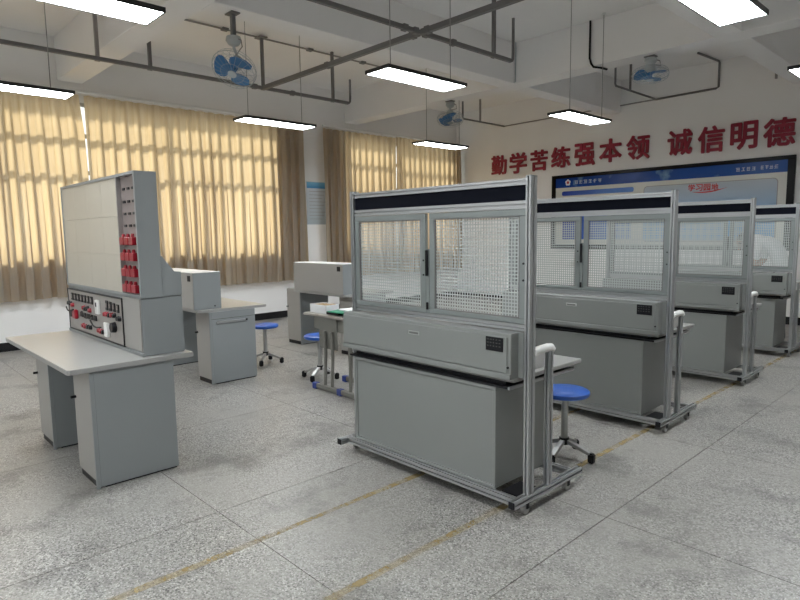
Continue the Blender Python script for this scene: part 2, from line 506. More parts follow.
# curtains
def curtain(y0, y1, seed, label, pitch=0.19, xoff=0.13, lean=0.0):
    nz, st = 22, 0.009
    n = int((y1 - y0) / st)
    zt, zb = 3.58, 0.70
    vs = []
    for i in range(n + 1):
        s = y0 + (y1 - y0) * i / n
        ph = 2 * PI * s / pitch + 2.6 * noise.noise((s * 1.1, seed, 0))
        for j in range(nz + 1):
            v = j / nz
            z = zt + (zb - zt) * v
            am = 0.028 + 0.040 * min(1, v * 2.0) * (0.75 + 0.5 * noise.noise((s * 1.3, seed + 3, v)))
            pp = ph + 2.0 * v * noise.noise((s * 0.8, seed + 5, v * 0.6))
            loose = min(1, v * 1.4)
            dx = am * (0.78 * math.sin(pp) + 0.30 * math.sin(2 * pp + 0.8)) + 0.028 * loose * math.sin(0.47 * pp + seed) + 0.018 * loose * noise.noise((s * 7, v * 1.4, seed + 7)) + 0.009 * noise.noise((s * 26 + 2 * v, v * 0.9, seed + 9))
            dy = -am * 0.55 * math.sin(2 * pp) * (0.4 + 0.6 * loose) + min(lean * v, 0.045) * max(0, 1 - (y1 - s) / 0.8)
            zz = z + (0.012 * noise.noise((s * 3, seed, 2)) if j == nz else 0)
            vs.append((XW + xoff + dx, s + dy, zz))
    mb = MB()
    k = nz + 1
    mb.add(vs, [(i * k + j, (i + 1) * k + j, (i + 1) * k + j + 1, i * k + j + 1) for i in range(n) for j in range(nz)])
    root = thing('curtain', (XW + xoff, (y0 + y1) / 2, zb), label, 'curtain', 'tan curtains along the window wall')
    o = mb.build('cloth', M['curtain'], root, smooth=False)
    o.data.polygons.foreach_set('use_smooth', [True] * len(o.data.polygons))
    # pleat tape with its hooks at the head
    hk = MB()
    for q in range(int((y1 - y0) / pitch)):
        yy = y0 + (q + 0.5) * pitch
        hk.cyl((XW + xoff, yy, zt - 0.02), (XW + xoff, yy, zt + 0.032), 0.003, 6)
    tag(hk.build('curtain_hook', M['white'], root), kind='stuff')
    return root
curtain(-0.35, 2.755, 1.3, 'backlit tan curtain on the far side of the bright gap from the poster', lean=0.25)
curtain(2.83, 6.62, 4.1, 'wide backlit tan curtain between the bright gap and the blue-topped poster')
curtain(7.05, 8.97, 8.7, 'tan curtain panel right beside the blue-topped poster, shaded at its edge', pitch=0.16)
curtain(8.86, 11.0, 12.2, 'tan curtain panel next to the slogan wall', pitch=0.16, xoff=0.25)
for a, b, lab in ((-0.5, 6.9, 'white curtain rail above the long window'), (7.05, 11.05, 'white curtain rail above the window by the slogan wall')):
    r = thing('curtain_rail', (XW + 0.15, (a + b) / 2, 3.6), lab, 'curtain rail', 'curtain rails')
    B('track', M['white'], r, XW + 0.105, XW + 0.155, a, b, 3.612, 3.65, bevel=0.004)
    for k in range(6):
        y = a + 0.2 + (b - a - 0.4) * k / 5
        B('bracket', M['white'], r, XW, XW + 0.105, y - 0.015, y + 0.015, 3.62, 3.65, bevel=0.002)

# poster between the curtains
po = thing('wall_poster', (XW, 6.98, 1.74), 'pale wall poster with a blue heading between two curtains', 'poster')
B('poster_sheet', M['poster_body'], po, XW, XW + 0.008, 6.72, 7.24, 1.745, 2.565, bevel=0)
B('poster_heading', M['poster_blue'], po, XW + 0.008, XW + 0.0095, 6.73, 7.23, 2.44, 2.555, bevel=0)
for k in range(9):
    z = 2.38 - k * 0.066
    B('text_line', M['pipel'], po, XW + 0.008, XW + 0.009, 6.78, 7.18 - 0.05 * (k % 3), z - 0.004, z + 0.004, bevel=0)

# ------------------------------------------------------------------ slogan on the back wall
def glyph(ch, offset, extrude):
    cu = bpy.data.curves.new('glyph', 'FONT')
    cu.body = ch; cu.size = 1; cu.offset = offset; cu.extrude = extrude; cu.resolution_u = 3
    o = bpy.data.objects.new('glyph', cu)
    COL.objects.link(o)
    bpy.context.view_layer.update()
    me = bpy.data.meshes.new_from_object(o.evaluated_get(bpy.context.evaluated_depsgraph_get()))
    COL.objects.unlink(o); bpy.data.objects.remove(o); bpy.data.curves.remove(cu)
    return me

def place_glyph(name, ch, m, xc, zc, w, h, y, offset=0.026, depth=0.03, parent=None):
    g0 = glyph(ch, 0.0, 0.05)
    base = [v.co.copy() for v in g0.vertices]; pl = [tuple(p.vertices) for p in g0.polygons]
    vs, fs = [], []
    for q_, (ox, oy) in enumerate([(0, 0)] + [(offset * math.cos(k * PI / 4), offset * math.sin(k * PI / 4)) for k in range(8)]):
        o_ = len(vs)
        vs += [(c.x + ox, c.y + oy, c.z if c.z < 0 else c.z - 0.0006 * q_) for c in base]
        fs += [tuple(i + o_ for i in p) for p in pl]
    me = bpy.data.meshes.new(name)
    me.from_pydata(vs, [], fs)
    X = [v.co.x for v in me.vertices]; Y = [v.co.y for v in me.vertices]; Z = [v.co.z for v in me.vertices]
    cx, cy = (min(X) + max(X)) / 2, (min(Y) + max(Y)) / 2
    sx, sy = w / (max(X) - min(X)), h / (max(Y) - min(Y))
    org = ORG[parent.name] if parent else Vector((xc, y, zc - h / 2))
    for v in me.vertices:
        p = Vector((xc + (v.co.x - cx) * sx, y - (v.co.z - min(Z)) / 0.1 * depth, zc + (v.co.y - cy) * sy))
        v.co = p - org
    me.materials.clear(); me.materials.append(m)
    o = bpy.data.objects.new(name, me)
    COL.objects.link(o)
    if parent: o.parent = parent
    else: o.location = org
    ORG[o.name] = org
    return o
SL = [('勤', -8.58, -8.16, 2.83, 3.26), ('学', -8.08, -7.63, 2.82, 3.27), ('苦', -7.53, -7.11, 2.83, 3.27), ('练', -7.02, -6.57, 2.85, 3.28),
      ('强', -6.48, -6.03, 2.84, 3.29), ('本', -5.94, -5.48, 2.86, 3.31), ('领', -5.39, -4.94, 2.86, 3.31), ('诚', -4.62, -4.19, 2.86, 3.31),
      ('信', -4.10, -3.67, 2.85, 3.30), ('明', -3.58, -3.17, 2.85, 3.30), ('德', -3.09, -2.64, 2.84, 3.29)]
ORD = ['first', 'second', 'third', 'fourth', 'fifth', 'sixth', 'seventh', 'eighth', 'ninth', 'tenth', 'last']
for k, (ch, x0, x1, z0, z1) in enumerate(SL):
    o = place_glyph('slogan_character', ch, M['sign'], (x0 + x1) / 2, (z0 + z1) / 2, x1 - x0, z1 - z0, YN)
    tag(o, 'raised crimson character %s, %s of the slogan on the wall' % (ch, ORD[k]), 'letter', 'slogan characters above the notice board')

# ------------------------------------------------------------------ notice board
nb = thing('notice_board', (-4.795, YN, 1.18), 'long black-framed notice board with a blue heading under the red slogan', 'notice board')
x0, x1, z0, z1, fr = -6.98, -2.61, 1.18, 2.69, 0.085
B('frame_side', M['frame'], nb, x0, x1, YN - 0.05, YN, z1 - fr * 0.75, z1, bevel=0.004)
B('frame_side', M['frame'], nb, x0, x1, YN - 0.05, YN, z0, z0 + fr, bevel=0.004)
B('frame_side', M['frame'], nb, x0, x0 + fr, YN - 0.05, YN, z0 + fr, z1 - fr * 0.75, bevel=0.004)
B('frame_side', M['frame'], nb, x1 - fr - 0.02, x1, YN - 0.05, YN, z0 + fr, z1 - fr * 0.75, bevel=0.004)
ya = YN - 0.02
sh = B('sheet', M['sheet'], nb, x0 + fr, x1 - fr - 0.02, ya, YN, z0 + fr, z1 - fr * 0.75, bevel=0)
B('heading', M['hdr'], sh, x0 + fr, x1 - fr - 0.02, ya - 0.001, ya, 2.435, z1 - fr * 0.75, bevel=0)
def rounded(xa, xb, za, zb, r, n=5):
    p = []
    for cx, cz, a in ((xb - r, zb - r, 0), (xa + r, zb - r, 90), (xa + r, za + r, 180), (xb - r, za + r, 270)):
        p += [(cx + r * math.cos(math.radians(a + 90 * i / n)), cz + r * math.sin(math.radians(a + 90 * i / n))) for i in range(n + 1)]
    return p
MB().prism(rounded(-6.75, -5.22, 2.27, 2.36, 0.035), 1, ya - 0.002, ya).build('strip', M['strip'], sh)
MB().prism(rounded(-6.72, -5.25, 1.38, 2.22, 0.02), 1, ya - 0.002, ya).build('picture', M['strip'], sh)
MB().prism(rounded(-5.03, -2.84, 1.33, 2.355, 0.07), 1, ya - 0.0015, ya).build('border', M['pipel'], sh)
MB().prism(rounded(-5.018, -2.852, 1.342, 2.343, 0.065), 1, ya - 0.003, ya).build('panel', M['pale'], sh)
for k, ch in enumerate('学习园地'):
    place_glyph('red_title', ch, M['red_print'], -4.17 + k * 0.128, 2.275 - 0.003 * k, 0.115, 0.12, ya - 0.003, 0.03, 0.002, parent=sh)
mb = MB(); n = 14; vs = []
for k in range(n + 1):
    u = k / n
    x = -4.15 + 0.56 * u; zc = 2.198 + 0.05 * u * u - 0.02 * math.sin(PI * u); h = 0.011 * math.sin(PI * min(1, u + 0.04)) + 0.0015
    vs += [(x, ya - 0.0042, zc - h), (x, ya - 0.0042, zc + h)]
mb.add(vs, [(2 * k, 2 * k + 2, 2 * k + 3, 2 * k + 1) for k in range(n)]).build('swoosh', M['red_print'], sh)
def scribble(xa, xb, zc, h, m, nchar, seed):
    """small print too blurred to read: short strokes with the size and spacing of characters"""
    rnd = random.Random(seed); st = (xb - xa) / nchar
    mb = MB()
    for k in range(nchar):
        a = xa + k * st; b = a + st * 0.78
        for z in (zc - h * 0.4, zc + h * 0.05, zc + h * 0.42):
            if rnd.random() < 0.9: mb.box(a + rnd.random() * st * 0.2, b, ya - 0.0022, ya - 0.001, z - h * 0.08, z + h * 0.08)
        for q in range(2):
            xx = a + (0.15 + 0.5 * rnd.random()) * st
            mb.box(xx, xx + st * 0.11, ya - 0.0024, ya - 0.001, zc - h * 0.45, zc + h * 0.45)
    mb.build('heading_text', m, sh)
scribble(-3.47, -3.16, 2.525, 0.06, M['head_print'], 4, 3)
scribble(-3.11, -2.84, 2.53, 0.06, M['head_print'], 4, 5)
scribble(-6.47, -5.86, 2.53, 0.07, M['head_print'], 6, 8)
em = MB()
for k in range(5):
    a = PI / 2 + k * 2 * PI / 5
    c = (-6.615 + 0.032 * math.cos(a), 2.535 + 0.036 * math.sin(a))
    em.prism([(c[0] + 0.032 * math.cos(t * PI / 4), c[1] + 0.032 * math.sin(t * PI / 4)) for t in range(8)], 1, ya - 0.0026, ya - 0.001)
em.build('emblem', M['white_print'], sh)
MB().prism([(-6.615 + 0.026 * math.cos(t * PI / 5), 2.535 + 0.03 * math.sin(t * PI / 5)) for t in range(10)], 1, ya - 0.0038, ya - 0.0026).build('emblem_centre', M['red_print'], sh)

# ------------------------------------------------------------------ hanging LED lamps
RX = [(-6.95, 'curtain-side row', (7.07, 3.86, 0.87, -2.2)), (-4.15, 'middle row', (6.70, 3.69, 0.65, -2.2)), (-1.50, 'row farthest from the curtains', (6.56, 3.72, 0.5, -2.2))]  # last y of each row: unseen lamps added to light the room
RY = ['nearest the slogan wall', 'second from the slogan wall', 'third from the slogan wall', 'fourth from the slogan wall, unseen and added for light']
proto = None; LL = 1.07
for x, rn, yy_ in RX:
    for y, pn in zip(yy_, RY):
        lab = 'hanging panel lamp of the %s, %s' % (rn, pn)
        if proto is None:
            X, Y = x, y
            proto = thing('panel_lamp', (X, Y + LL / 2, 3.0), lab, 'lamp', 'hanging panel lamps')
            f = MB()
            f.box(X - 0.16, X + 0.16, Y, Y + LL, 3.022, 3.034)
            f.box(X - 0.16, X - 0.150, Y, Y + LL, 3.0, 3.022); f.box(X + 0.150, X + 0.16, Y, Y + LL, 3.0, 3.022)
            f.box(X - 0.150, X + 0.150, Y, Y + 0.010, 3.0, 3.022); f.box(X - 0.150, X + 0.150, Y + LL - 0.01, Y + LL, 3.0, 3.022)
            f.build('lamp_frame', M['lampf'], proto)
            B('diffuser', M['lamp'], proto, X - 0.149, X + 0.149, Y + 0.011, Y + LL - 0.011, 3.004, 3.021, bevel=0)
            for yy in (Y + 0.06, Y + 0.86):
                MB().cyl((X + 0.12, yy, 3.034), (X + 0.12, yy, ZC), 0.0045, 6).build('hanging_wire', M['cable'], proto)
                MB().cyl((X + 0.12, yy, ZC - 0.02), (X + 0.12, yy, ZC), 0.03, 12).build('ceiling_cup', M['white'], proto)
        else:
            c = copy_tree(proto); c.location = (x, y + LL / 2, 3.0); c['label'] = lab

# ------------------------------------------------------------------ conduit grid under the ceiling
ZP = 3.63
cg = thing('conduit_grid', (-6.1, 4.66, ZP), 'grey steel conduit grid with hangers below the beams', 'conduit')
q = 0.022
B('conduit', M['pipe'], cg, -7.67 - q, -7.67 + q, YS + 0.02, 6.2, ZP - q, ZP + q, bevel=0.004)
B('conduit', M['pipe'], cg, -4.54 - q, -4.54 + q, YS + 0.02, 6.24, ZP - q, ZP + q, bevel=0.004)
B('conduit', M['pipe'], cg, -7.67 + q, -4.54 - q, 4.66 - 1.25 * q, 4.66 + 1.25 * q, ZP - 1.25 * q, ZP + 1.25 * q, bevel=0.004)
B('conduit', M['pipe'], cg, -4.54 + q, XE - 0.02, 4.66 - 1.25 * q, 4.66 + 1.25 * q, ZP - 1.25 * q, ZP + 1.25 * q, bevel=0.004)
for x, y, zt, m_ in ((-7.67, 2.46, ZC, 'pipel'), (-7.67, 3.07, 4.03, 'pipe'), (-7.67, 4.66, 4.31, 'pipe'), (-7.67, 5.90, ZC, 'pipe'), (-4.54, 5.90, ZC, 'pipe'), (-4.54, -0.6, ZC, 'pipe'), (-7.67, -0.6, ZC, 'pipe')):
    h = B('hanger', M[m_], cg, x - 0.02, x + 0.02, y - 0.02, y + 0.02, ZP + q if y != 4.66 else ZP + 1.25 * q, zt, bevel=0.003)
    if zt == 4.31: B('hanger_plate', M['pipe'], cg, x - 0.09, x + 0.07, y - 0.06, y + 0.06, 4.31, 4.325, bevel=0.002)
    B('clamp', M['pipe'], cg, x - 0.03, x + 0.03, y - 0.03, y + 0.03, ZP - 0.027, ZP - q, bevel=0.002)
for x, y, zt in ((-7.67, 6.20, 4.0), (-4.54, 6.24, 4.14)):
    MB().tube([(x, y - 0.04, ZP), (x, y + 0.02, ZP + 0.005), (x, y + 0.04, ZP + 0.03), (x, y + 0.045, ZP + 0.1), (x, y + 0.045, zt)], 0.018, 8).build('riser', M['pipe'], cg, smooth=True)
for x, y in ((-7.67, 4.52), (-7.67, 5.15), (-4.54, 4.43), (-4.54, 5.17), (-4.54, 4.74), (-4.54, 4.58)):
    B('coupling', M['pipe'], cg, x - 0.032, x + 0.032, y - 0.035, y + 0.035, ZP - 0.032, ZP + 0.032, bevel=0.006)
for x in (-4.43, -4.65, -6.15):
    B('coupling', M['pipe'], cg, x - 0.035, x + 0.035, 4.66 - 0.036, 4.66 + 0.036, ZP - 0.036, ZP + 0.036, bevel=0.006)

c2 = thing('ceiling_cable', (-7.76, 4.6, ZC), 'thin light cable pipe clipped along the ceiling near the windows', 'conduit')
MB().cyl((-7.76, 2.9, ZC - 0.018), (-7.76, 7.65, ZC - 0.018), 0.012, 8).build('pipe', M['pipel'], c2, smooth=True)
for y in (4.15, 5.55, 6.6):
    B('clip_box', M['pipe'], c2, -7.80, -7.72, y - 0.045, y + 0.045, ZC - 0.035, ZC, bevel=0.004)

c3 = thing('wall_conduit', (-6.0, YN, 3.88), 'dark conduit running high along the slogan wall with drops from the ceiling', 'conduit')
zc = 3.88; yc = YN - 0.02
MB().tube([(-8.23, 9.67, ZC), (-8.23, 9.67, zc + 0.03), (-8.23, 9.70, zc), (-8.23, yc, zc)], 0.018, 8).build('pipe', M['pipe'], c3, smooth=True)
MB().cyl((-8.28, 10.30, zc), (-8.28, 10.30, ZC), 0.022, 8).build('hanger', M['pipel'], c3, smooth=True)
MB().cyl((-8.23, yc, zc), (-4.85, yc, zc + 0.02), 0.012, 8).build('pipe', M['pipel'], c3, smooth=True)
MB().tube([(-4.85, yc, zc + 0.02), (-3.84, yc, zc + 0.03), (-3.80, yc, zc + 0.05), (-3.80, yc, ZC - 0.04), (-3.80, yc - 0.04, ZC - 0.02), (-3.86, 10.3, ZC - 0.018)], 0.018, 8).build('pipe', M['pipe'], c3, smooth=True)
MB().tube([(-4.85, yc, zc + 0.02), (-4.85, 9.55, zc + 0.02), (-4.85, 9.52, zc + 0.05), (-4.85, 9.52, ZC)], 0.018, 8).build('pipe', M['pipe'], c3, smooth=True)
MB().cyl((-4.80, 9.95, zc + 0.01), (-4.80, 9.95, ZC), 0.02, 8).build('hanger', M['pipe'], c3, smooth=True)
MB().cyl((-2.95, yc, zc + 0.02), (-2.95, yc, ZC - 0.1), 0.02, 8).build('stub', M['pipel'], c3, smooth=True)

c4 = MB().tube([(-4.29, 7.682, ZC), (-4.29, 7.682, 3.87), (-4.27, 7.685, 3.80), (-4.24, 7.70, 3.752), (-4.19, 7.80, 3.748), (-4.17, 7.94, 3.748)], 0.014, 8)
tag(c4.build('beam_cable', M['black'], smooth=True), 'black cable bent round the lower edge of a ceiling beam', 'cable')
# thin cylinder added to draw the corner line where two beams meet
tag(MB().cyl((-5.50, 7.68, ZB + 0.02), (-5.50, 7.68, ZC), 0.007, 8).build('corner_line', M['wire'], smooth=True), 'thin pale line drawn in the corner where two ceiling beams meet', 'pipe')

# ------------------------------------------------------------------ ceiling fans
def make_fan(px, py, ztop, zc, az, tilt, blade0, label):
    f = thing('ceiling_fan', (px, py, ztop), label, 'fan', 'blue oscillating ceiling fans')
    B('mount_plate', M['pipe'], f, px - 0.07, px + 0.07, py - 0.05, py + 0.05, ztop - 0.015, ztop, bevel=0.003)
    drop = ztop - zc
    if drop > 0.4:
        B('drop_rod', M['pipe'], f, px - 0.022, px + 0.022, py - 0.022, py + 0.022, ztop - 0.22, ztop - 0.015, bevel=0.003)
        zr = ztop - 0.22
    else: zr = ztop - 0.015
    MB().lathe([(0.02, zr), (0.07, zr - 0.01), (0.08, zr - 0.05), (0.05, zr - 0.09), (0.03, zr - 0.10)], px, py, 20).build('swivel_cup', M['fanpale'], f, smooth=True)
    T = Matrix.Translation((px, py, zc)) @ Matrix.Rotation(az, 4, 'Z') @ Matrix.Rotation(tilt, 4, 'X')
    P = lambda x, y, z: T @ Vector((x, y, z))
    # motor: local -z is the blowing direction
    c = MB().tube([(px, py, zr - 0.095), (px, py, zr - 0.12), P(0, 0, 0.13)], 0.016, 8)
    c.build('yoke', M['fanpale'], f, smooth=True)
    mt = MB()
    for a, b, r0, r1 in ((0.14, 0.10, 0.035, 0.062), (0.10, 0.03, 0.062, 0.066), (0.03, 0.0, 0.066, 0.03)):
        mt.cyl(P(0, 0, a), P(0, 0, b), r0, 18, r1)
    mt.build('motor_housing', M['fanpale'], f, smooth=True)
    MB().cyl(P(0, 0, 0.0), P(0, 0, -0.055), 0.034, 16, 0.024).build('hub', M['fanblue'], f, smooth=True)
    for k in range(3):
        a0 = blade0 + k * 2 * PI / 3
        vs = []; nr, na = 6, 5
        for i in range(nr + 1):
            r = 0.03 + 0.17 * i / nr
            w = 0.35 + 0.75 * math.sin(PI * min(1, 0.18 + 0.60 * i / nr))
            for j in range(na + 1):
                t = (j / na - 0.5) * 2 * w * (0.75 if i < nr else 0.6) + 0.25 * i / nr
                z = -0.028 + 0.045 * (j / na - 0.5)
                vs.append((r * math.cos(a0 + t), r * math.sin(a0 + t), z))
        top = [P(*v) for v in vs]; bot = [P(v[0], v[1], v[2] - 0.003) for v in vs]
        kk = na + 1; o = len(vs)
        fs = [(i * kk + j, (i + 1) * kk + j, (i + 1) * kk + j + 1, i * kk + j + 1) for i in range(nr) for j in range(na)]
        fs += [tuple(v + o for v in reversed(q_)) for q_ in fs]
        MB().add(top + bot, fs).build('blade', M['fanblue'], f, smooth=True)
    g = MB()
    for r, z in ((0.225, -0.02), (0.215, -0.06), (0.215, 0.02), (0.12, -0.085), (0.12, 0.045)):
        g.tube([P(r * math.cos(2 * PI * k / 28), r * math.sin(2 * PI * k / 28), z) for k in range(28)], 0.0035 if r > 0.22 else 0.002, 5, closed=True)
    for k in range(20):
        a = 2 * PI * k / 20
        pr = [(0.02, -0.095), (0.12, -0.085), (0.215, -0.06), (0.227, -0.02), (0.215, 0.02), (0.12, 0.045), (0.06, 0.05)]
        g.tube([P(r * math.cos(a), r * math.sin(a), z) for r, z in pr], 0.0016, 4)
    g.build('wire_guard', M['wire'], f)
    MB().cyl(P(0, 0, -0.093), P(0, 0, -0.099), 0.045, 18).build('guard_badge', M['wire'], f, smooth=True)
    cb = MB().tube([(px + 0.04, py, zr - 0.03), (px + 0.11, py + 0.02, zr - 0.06), (px + 0.13, py + 0.02, zr - 0.13), P(0.03, 0.03, 0.12)], 0.006, 6)
    cb.build('power_cord', M['pipel'], f, smooth=True)
    return f
make_fan(-5.68, 3.13, ZB, 3.24, math.radians(-150), math.radians(36), 0.3, 'blue-bladed fan on a dropped rod above the trainer desk with red sockets')
make_fan(-6.95, 7.84, ZB, 3.49, math.radians(-138), math.radians(18), 1.2, 'blue-bladed fan under the cross beam on the curtain side')
make_fan(-3.53, 7.86, ZB, 3.56, math.radians(-155), math.radians(9), 0.1, 'blue-bladed fan under the cross beam in front of the red slogan characters')

# ------------------------------------------------------------------ trainer desk with the tall panel
def pedestal(root, x0, x1, y0, y1, zt, front=-1, bar=False):
    """storage pedestal: body on a dark plinth, door on the -y side"""
    p = B('pedestal', M['grey'], root, x0, x1, y0 + 0.02, y1, 0.010, zt, bevel=0.003)
    MB().box(x0 + 0.01, x1 - 0.01, y0 + 0.05, y1 - 0.01, 0.0, 0.010).build('plinth', M['black'], p)
    MB().box(x0 + 0.004, x1 - 0.02, y0 + 0.012, y0 + 0.02, 0.0, 0.046).build('toe_kick', M['black'], p)
    MB().box(x0, x1 - 0.022, y0, y0 + 0.018, 0.05, zt - 0.004).build('pedestal_door', M['greyw'], p, 0.003)
    MB().box(x1 - 0.018, x1, y0 - 0.002, y0 + 0.02, 0.0, zt - 0.002).build('edge_strip', M['grey'], p, 0.002)
    MB().cyl((x0 + 0.035, y0, 0.53), (x0 + 0.035, y0 - 0.03, 0.53), 0.009, 10).build('door_knob', M['black'], p, smooth=True)
    if bar:
        r = MB().box(x1, x1 + 0.012, y0 + 0.07, y0 + 0.42, zt - 0.125, zt - 0.10)
        r.build('pull_bar', M['alu'], p, 0.003)
        MB().box(x1 + 0.001, x1 + 0.02, y0 + 0.405, y0 + 0.425, zt - 0.118, zt - 0.10).build('bar_end', M['black'], p, 0.002)
        MB().box(x1 - 0.001, x1 + 0.0015, y0 + 0.02, y1 - 0.005, zt - 0.076, zt - 0.073).build('drawer_seam', M['black'], p)
    return p

D = thing('trainer_desk', (-4.69, 1.35, 0), 'grey lab desk carrying a tall cream panel with red sockets and switches', 'desk')
ZT = 0.775
MB().prism([(-5.538, 0.955), (-5.534, 0.945), (-3.85, 0.945), (-3.838, 0.957), (-3.838, 1.715), (-5.538, 1.715)], 2, ZT - 0.032, ZT).build('tabletop', M['top'], D, 0.002)
pedestal(D, -4.22, -3.862, 1.07, 1.585, ZT - 0.032)
pedestal(D, -5.20, -4.842, 1.07, 1.585, ZT - 0.032)
pedestal_back = MB().box(-4.842, -4.22, 1.52, 1.535, 0.30, ZT - 0.032).build('modesty_panel', M['grey'], D, 0.002)
# lower instrument box
IB = MB().box(-5.535, -3.91, 1.42, 1.69, ZT, 1.155).build('instrument_box', M['grey'], D, 0.004, 2)
MB().box(-5.54, -3.90, 1.405, 1.42, ZT, ZT + 0.022).build('front_lip', M['grey'], IB, 0.002)
MB().box(-4.235, -3.925, 1.412, 1.42, ZT + 0.03, 1.15).build('blank_plate', M['greyw'], IB, 0.002)
CP = MB().box(-5.50, -4.24, 1.408, 1.42, 0.808, 1.13).build('control_plate', M['ctrl'], IB, 0.002)
for a in ((-5.505, -4.235, 1.128, 1.136), (-5.505, -4.235, 0.80, 0.808), (-5.508, -5.50, 0.80, 1.136), (-4.24, -4.232, 0.80, 1.136)):
    MB().box(a[0], a[1], 1.404, 1.42, a[2], a[3]).build('plate_border', M['black'], IB)
yb = 1.408
rnd = random.Random(4)
def ctl(name, m, x0, x1, z0, z1, d=0.012, bev=0.002):
    return MB().box(x0, x1, yb - d, yb, z0, z1).build(name, M[m], IB, bev)
for k in range(7):
    x = -5.40 + k * 0.082
    s_ = ctl('rocker_switch', 'black', x, x + 0.05, 1.045, 1.105, 0.008)
    MB().box(x + 0.016, x + 0.034, yb - 0.014, yb - 0.008, 1.062, 1.092).build('toggle', M['ctrl'], IB, 0.001)
for k in range(4):
    x = -4.56 + k * 0.075
    ctl('rocker_switch', 'black', x, x + 0.045, 1.03, 1.10 - 0.004 * k, 0.008)
    MB().box(x + 0.012, x + 0.032, yb - 0.012, yb - 0.008, 1.05, 1.08).build('toggle', M['recess'], IB, 0.001)
ctl('socket_block', 'white', -4.765, -4.70, 0.985, 1.09, 0.02, 0.004)
MB().box(-4.742, -4.722, yb - 0.022, yb - 0.019, 1.04, 1.072).build('socket_slot', M['black'], IB)
ctl('socket_block', 'white', -4.585, -4.515, 0.835, 0.94, 0.022, 0.004)
kb = MB().cyl((-4.40, yb, 0.92), (-4.40, yb - 0.03, 0.92), 0.038, 24, 0.034); kb.build('dial_knob', M['black'], IB, smooth=True)
MB().cyl((-5.40, yb, 0.935), (-5.40, yb - 0.02, 0.935), 0.03, 18).build('dial_knob', M['black'], IB, smooth=True)
ctl('emergency_button', 'red', -5.33, -5.25, 0.90, 0.975, 0.03, 0.008)
for k in range(5):
    x = -5.19 + k * 0.085
    ctl('meter', 'black', x, x + 0.06, 0.925, 0.965, 0.006)
for x, z, c in ((-5.47, 1.015, 'black'), (-5.42, 1.012, 'black'), (-5.37, 1.005, 'red'), (-5.08, 1.005, 'red'), (-5.03, 1.0, 'black'), (-4.98, 1.008, 'black'), (-4.93, 0.995, 'red'),
                (-4.58, 0.998, 'red'), (-4.53, 1.0, 'red'), (-4.48, 0.998, 'black'), (-4.43, 1.004, 'red'), (-4.38, 1.005, 'black'), (-5.12, 0.862, 'red'), (-5.06, 0.858, 'red'),
                (-5.0, 0.86, 'black'), (-4.94, 0.862, 'black'), (-4.74, 0.862, 'red'), (-4.69, 0.858, 'red'), (-4.64, 0.86, 'black'), (-4.28, 0.99, 'black'), (-4.31, 0.99, 'black')):
    MB().cyl((x, yb, z), (x, yb - 0.022, z), 0.019, 12, 0.014).build('terminal_post', M[c], IB, smooth=True)
for a, b_, s_ in (((-5.47, 0.985), (-5.28, 0.975), 0.02), ((-5.05, 0.98), (-4.82, 0.965), 0.03), ((-4.85, 0.93), (-4.62, 0.90), 0.02)):
    pts = [(a[0] + (b_[0] - a[0]) * t / 8, yb - 0.03 - 0.01 * math.sin(PI * t / 8), a[1] + (b_[1] - a[1]) * t / 8 - s_ * math.sin(PI * t / 8)) for t in range(9)]
    MB().tube(pts, 0.006, 6).build('patch_lead', M['black'], IB, smooth=True)
# tall panel: shell with a cream board and an open column of sockets
UP = MB()
xa, xb, ya1, yb1, za, zb = -5.535, -3.895, 1.415, 1.555, 1.158, 1.965
UP.box(xa, xb, ya1 + 0.10, yb1, za, zb)
UP.box(xa, xb, ya1, ya1 + 0.10, zb - 0.018, zb); UP.box(xa, xb, ya1, ya1 + 0.10, za, za + 0.018)
UP.box(xa, xa + 0.012, ya1, ya1 + 0.10, za + 0.018, zb - 0.018); UP.box(xb - 0.022, xb, ya1, ya1 + 0.10, za + 0.018, zb - 0.018)
UP = UP.build('panel_case', M['grey'], D)
cols = 4; rws = 3; bx0, bx1, bz0, bz1 = xa + 0.012, -4.235, za + 0.018, zb - 0.018
for i in range(cols):
    for j in range(rws):
        u0 = bx0 + (bx1 - bx0) * i / cols; u1 = bx0 + (bx1 - bx0) * (i + 1) / cols
        v0 = bz0 + (bz1 - bz0) * j / rws; v1 = bz0 + (bz1 - bz0) * (j + 1) / rws
        MB().box(u0 + 0.0006, u1 - 0.0006, ya1 + 0.006, ya1 + 0.03, v0 + 0.0006, v1 - 0.0006).build('board_panel', M['board'], UP)
MB().box(-4.235, -4.222, ya1, ya1 + 0.10, za + 0.018, zb - 0.018).build('divider', M['pipel'], UP)
MB().box(-4.222, xb - 0.022, ya1 + 0.03, ya1 + 0.045, za + 0.018, zb - 0.018).build('socket_plate', M['recess'], UP)
for r, z in enumerate((1.866, 1.782, 1.704, 1.625, 1.534, 1.431, 1.326, 1.222)):
    for k in range(3):
        x = -4.165 + k * 0.083
        if r < 4:
            MB().box(x - 0.019, x + 0.019, ya1 + 0.024, ya1 + 0.03, z - 0.009, z + 0.007).build('socket_hole', M['black'], UP)
        else:
            g = MB().box(x - 0.035, x + 0.035, ya1 - 0.010, ya1 + 0.03, z - 0.036, z + 0.016)
            g.cyl((x, ya1 + 0.008, z + 0.016), (x, ya1 + 0.008, z + 0.038), 0.013, 10, 0.010)
            g.build('red_plug', M['red'], UP, 0.003)
# rear housing with the cut corner
MB().prism([(1.557, 1.158), (1.69, 1.158), (1.69, 1.315), (1.645, 1.32), (1.565, 1.425), (1.557, 1.425)], 0, -5.52, -3.905).build('rear_housing', M['grey'], D, 0.003)

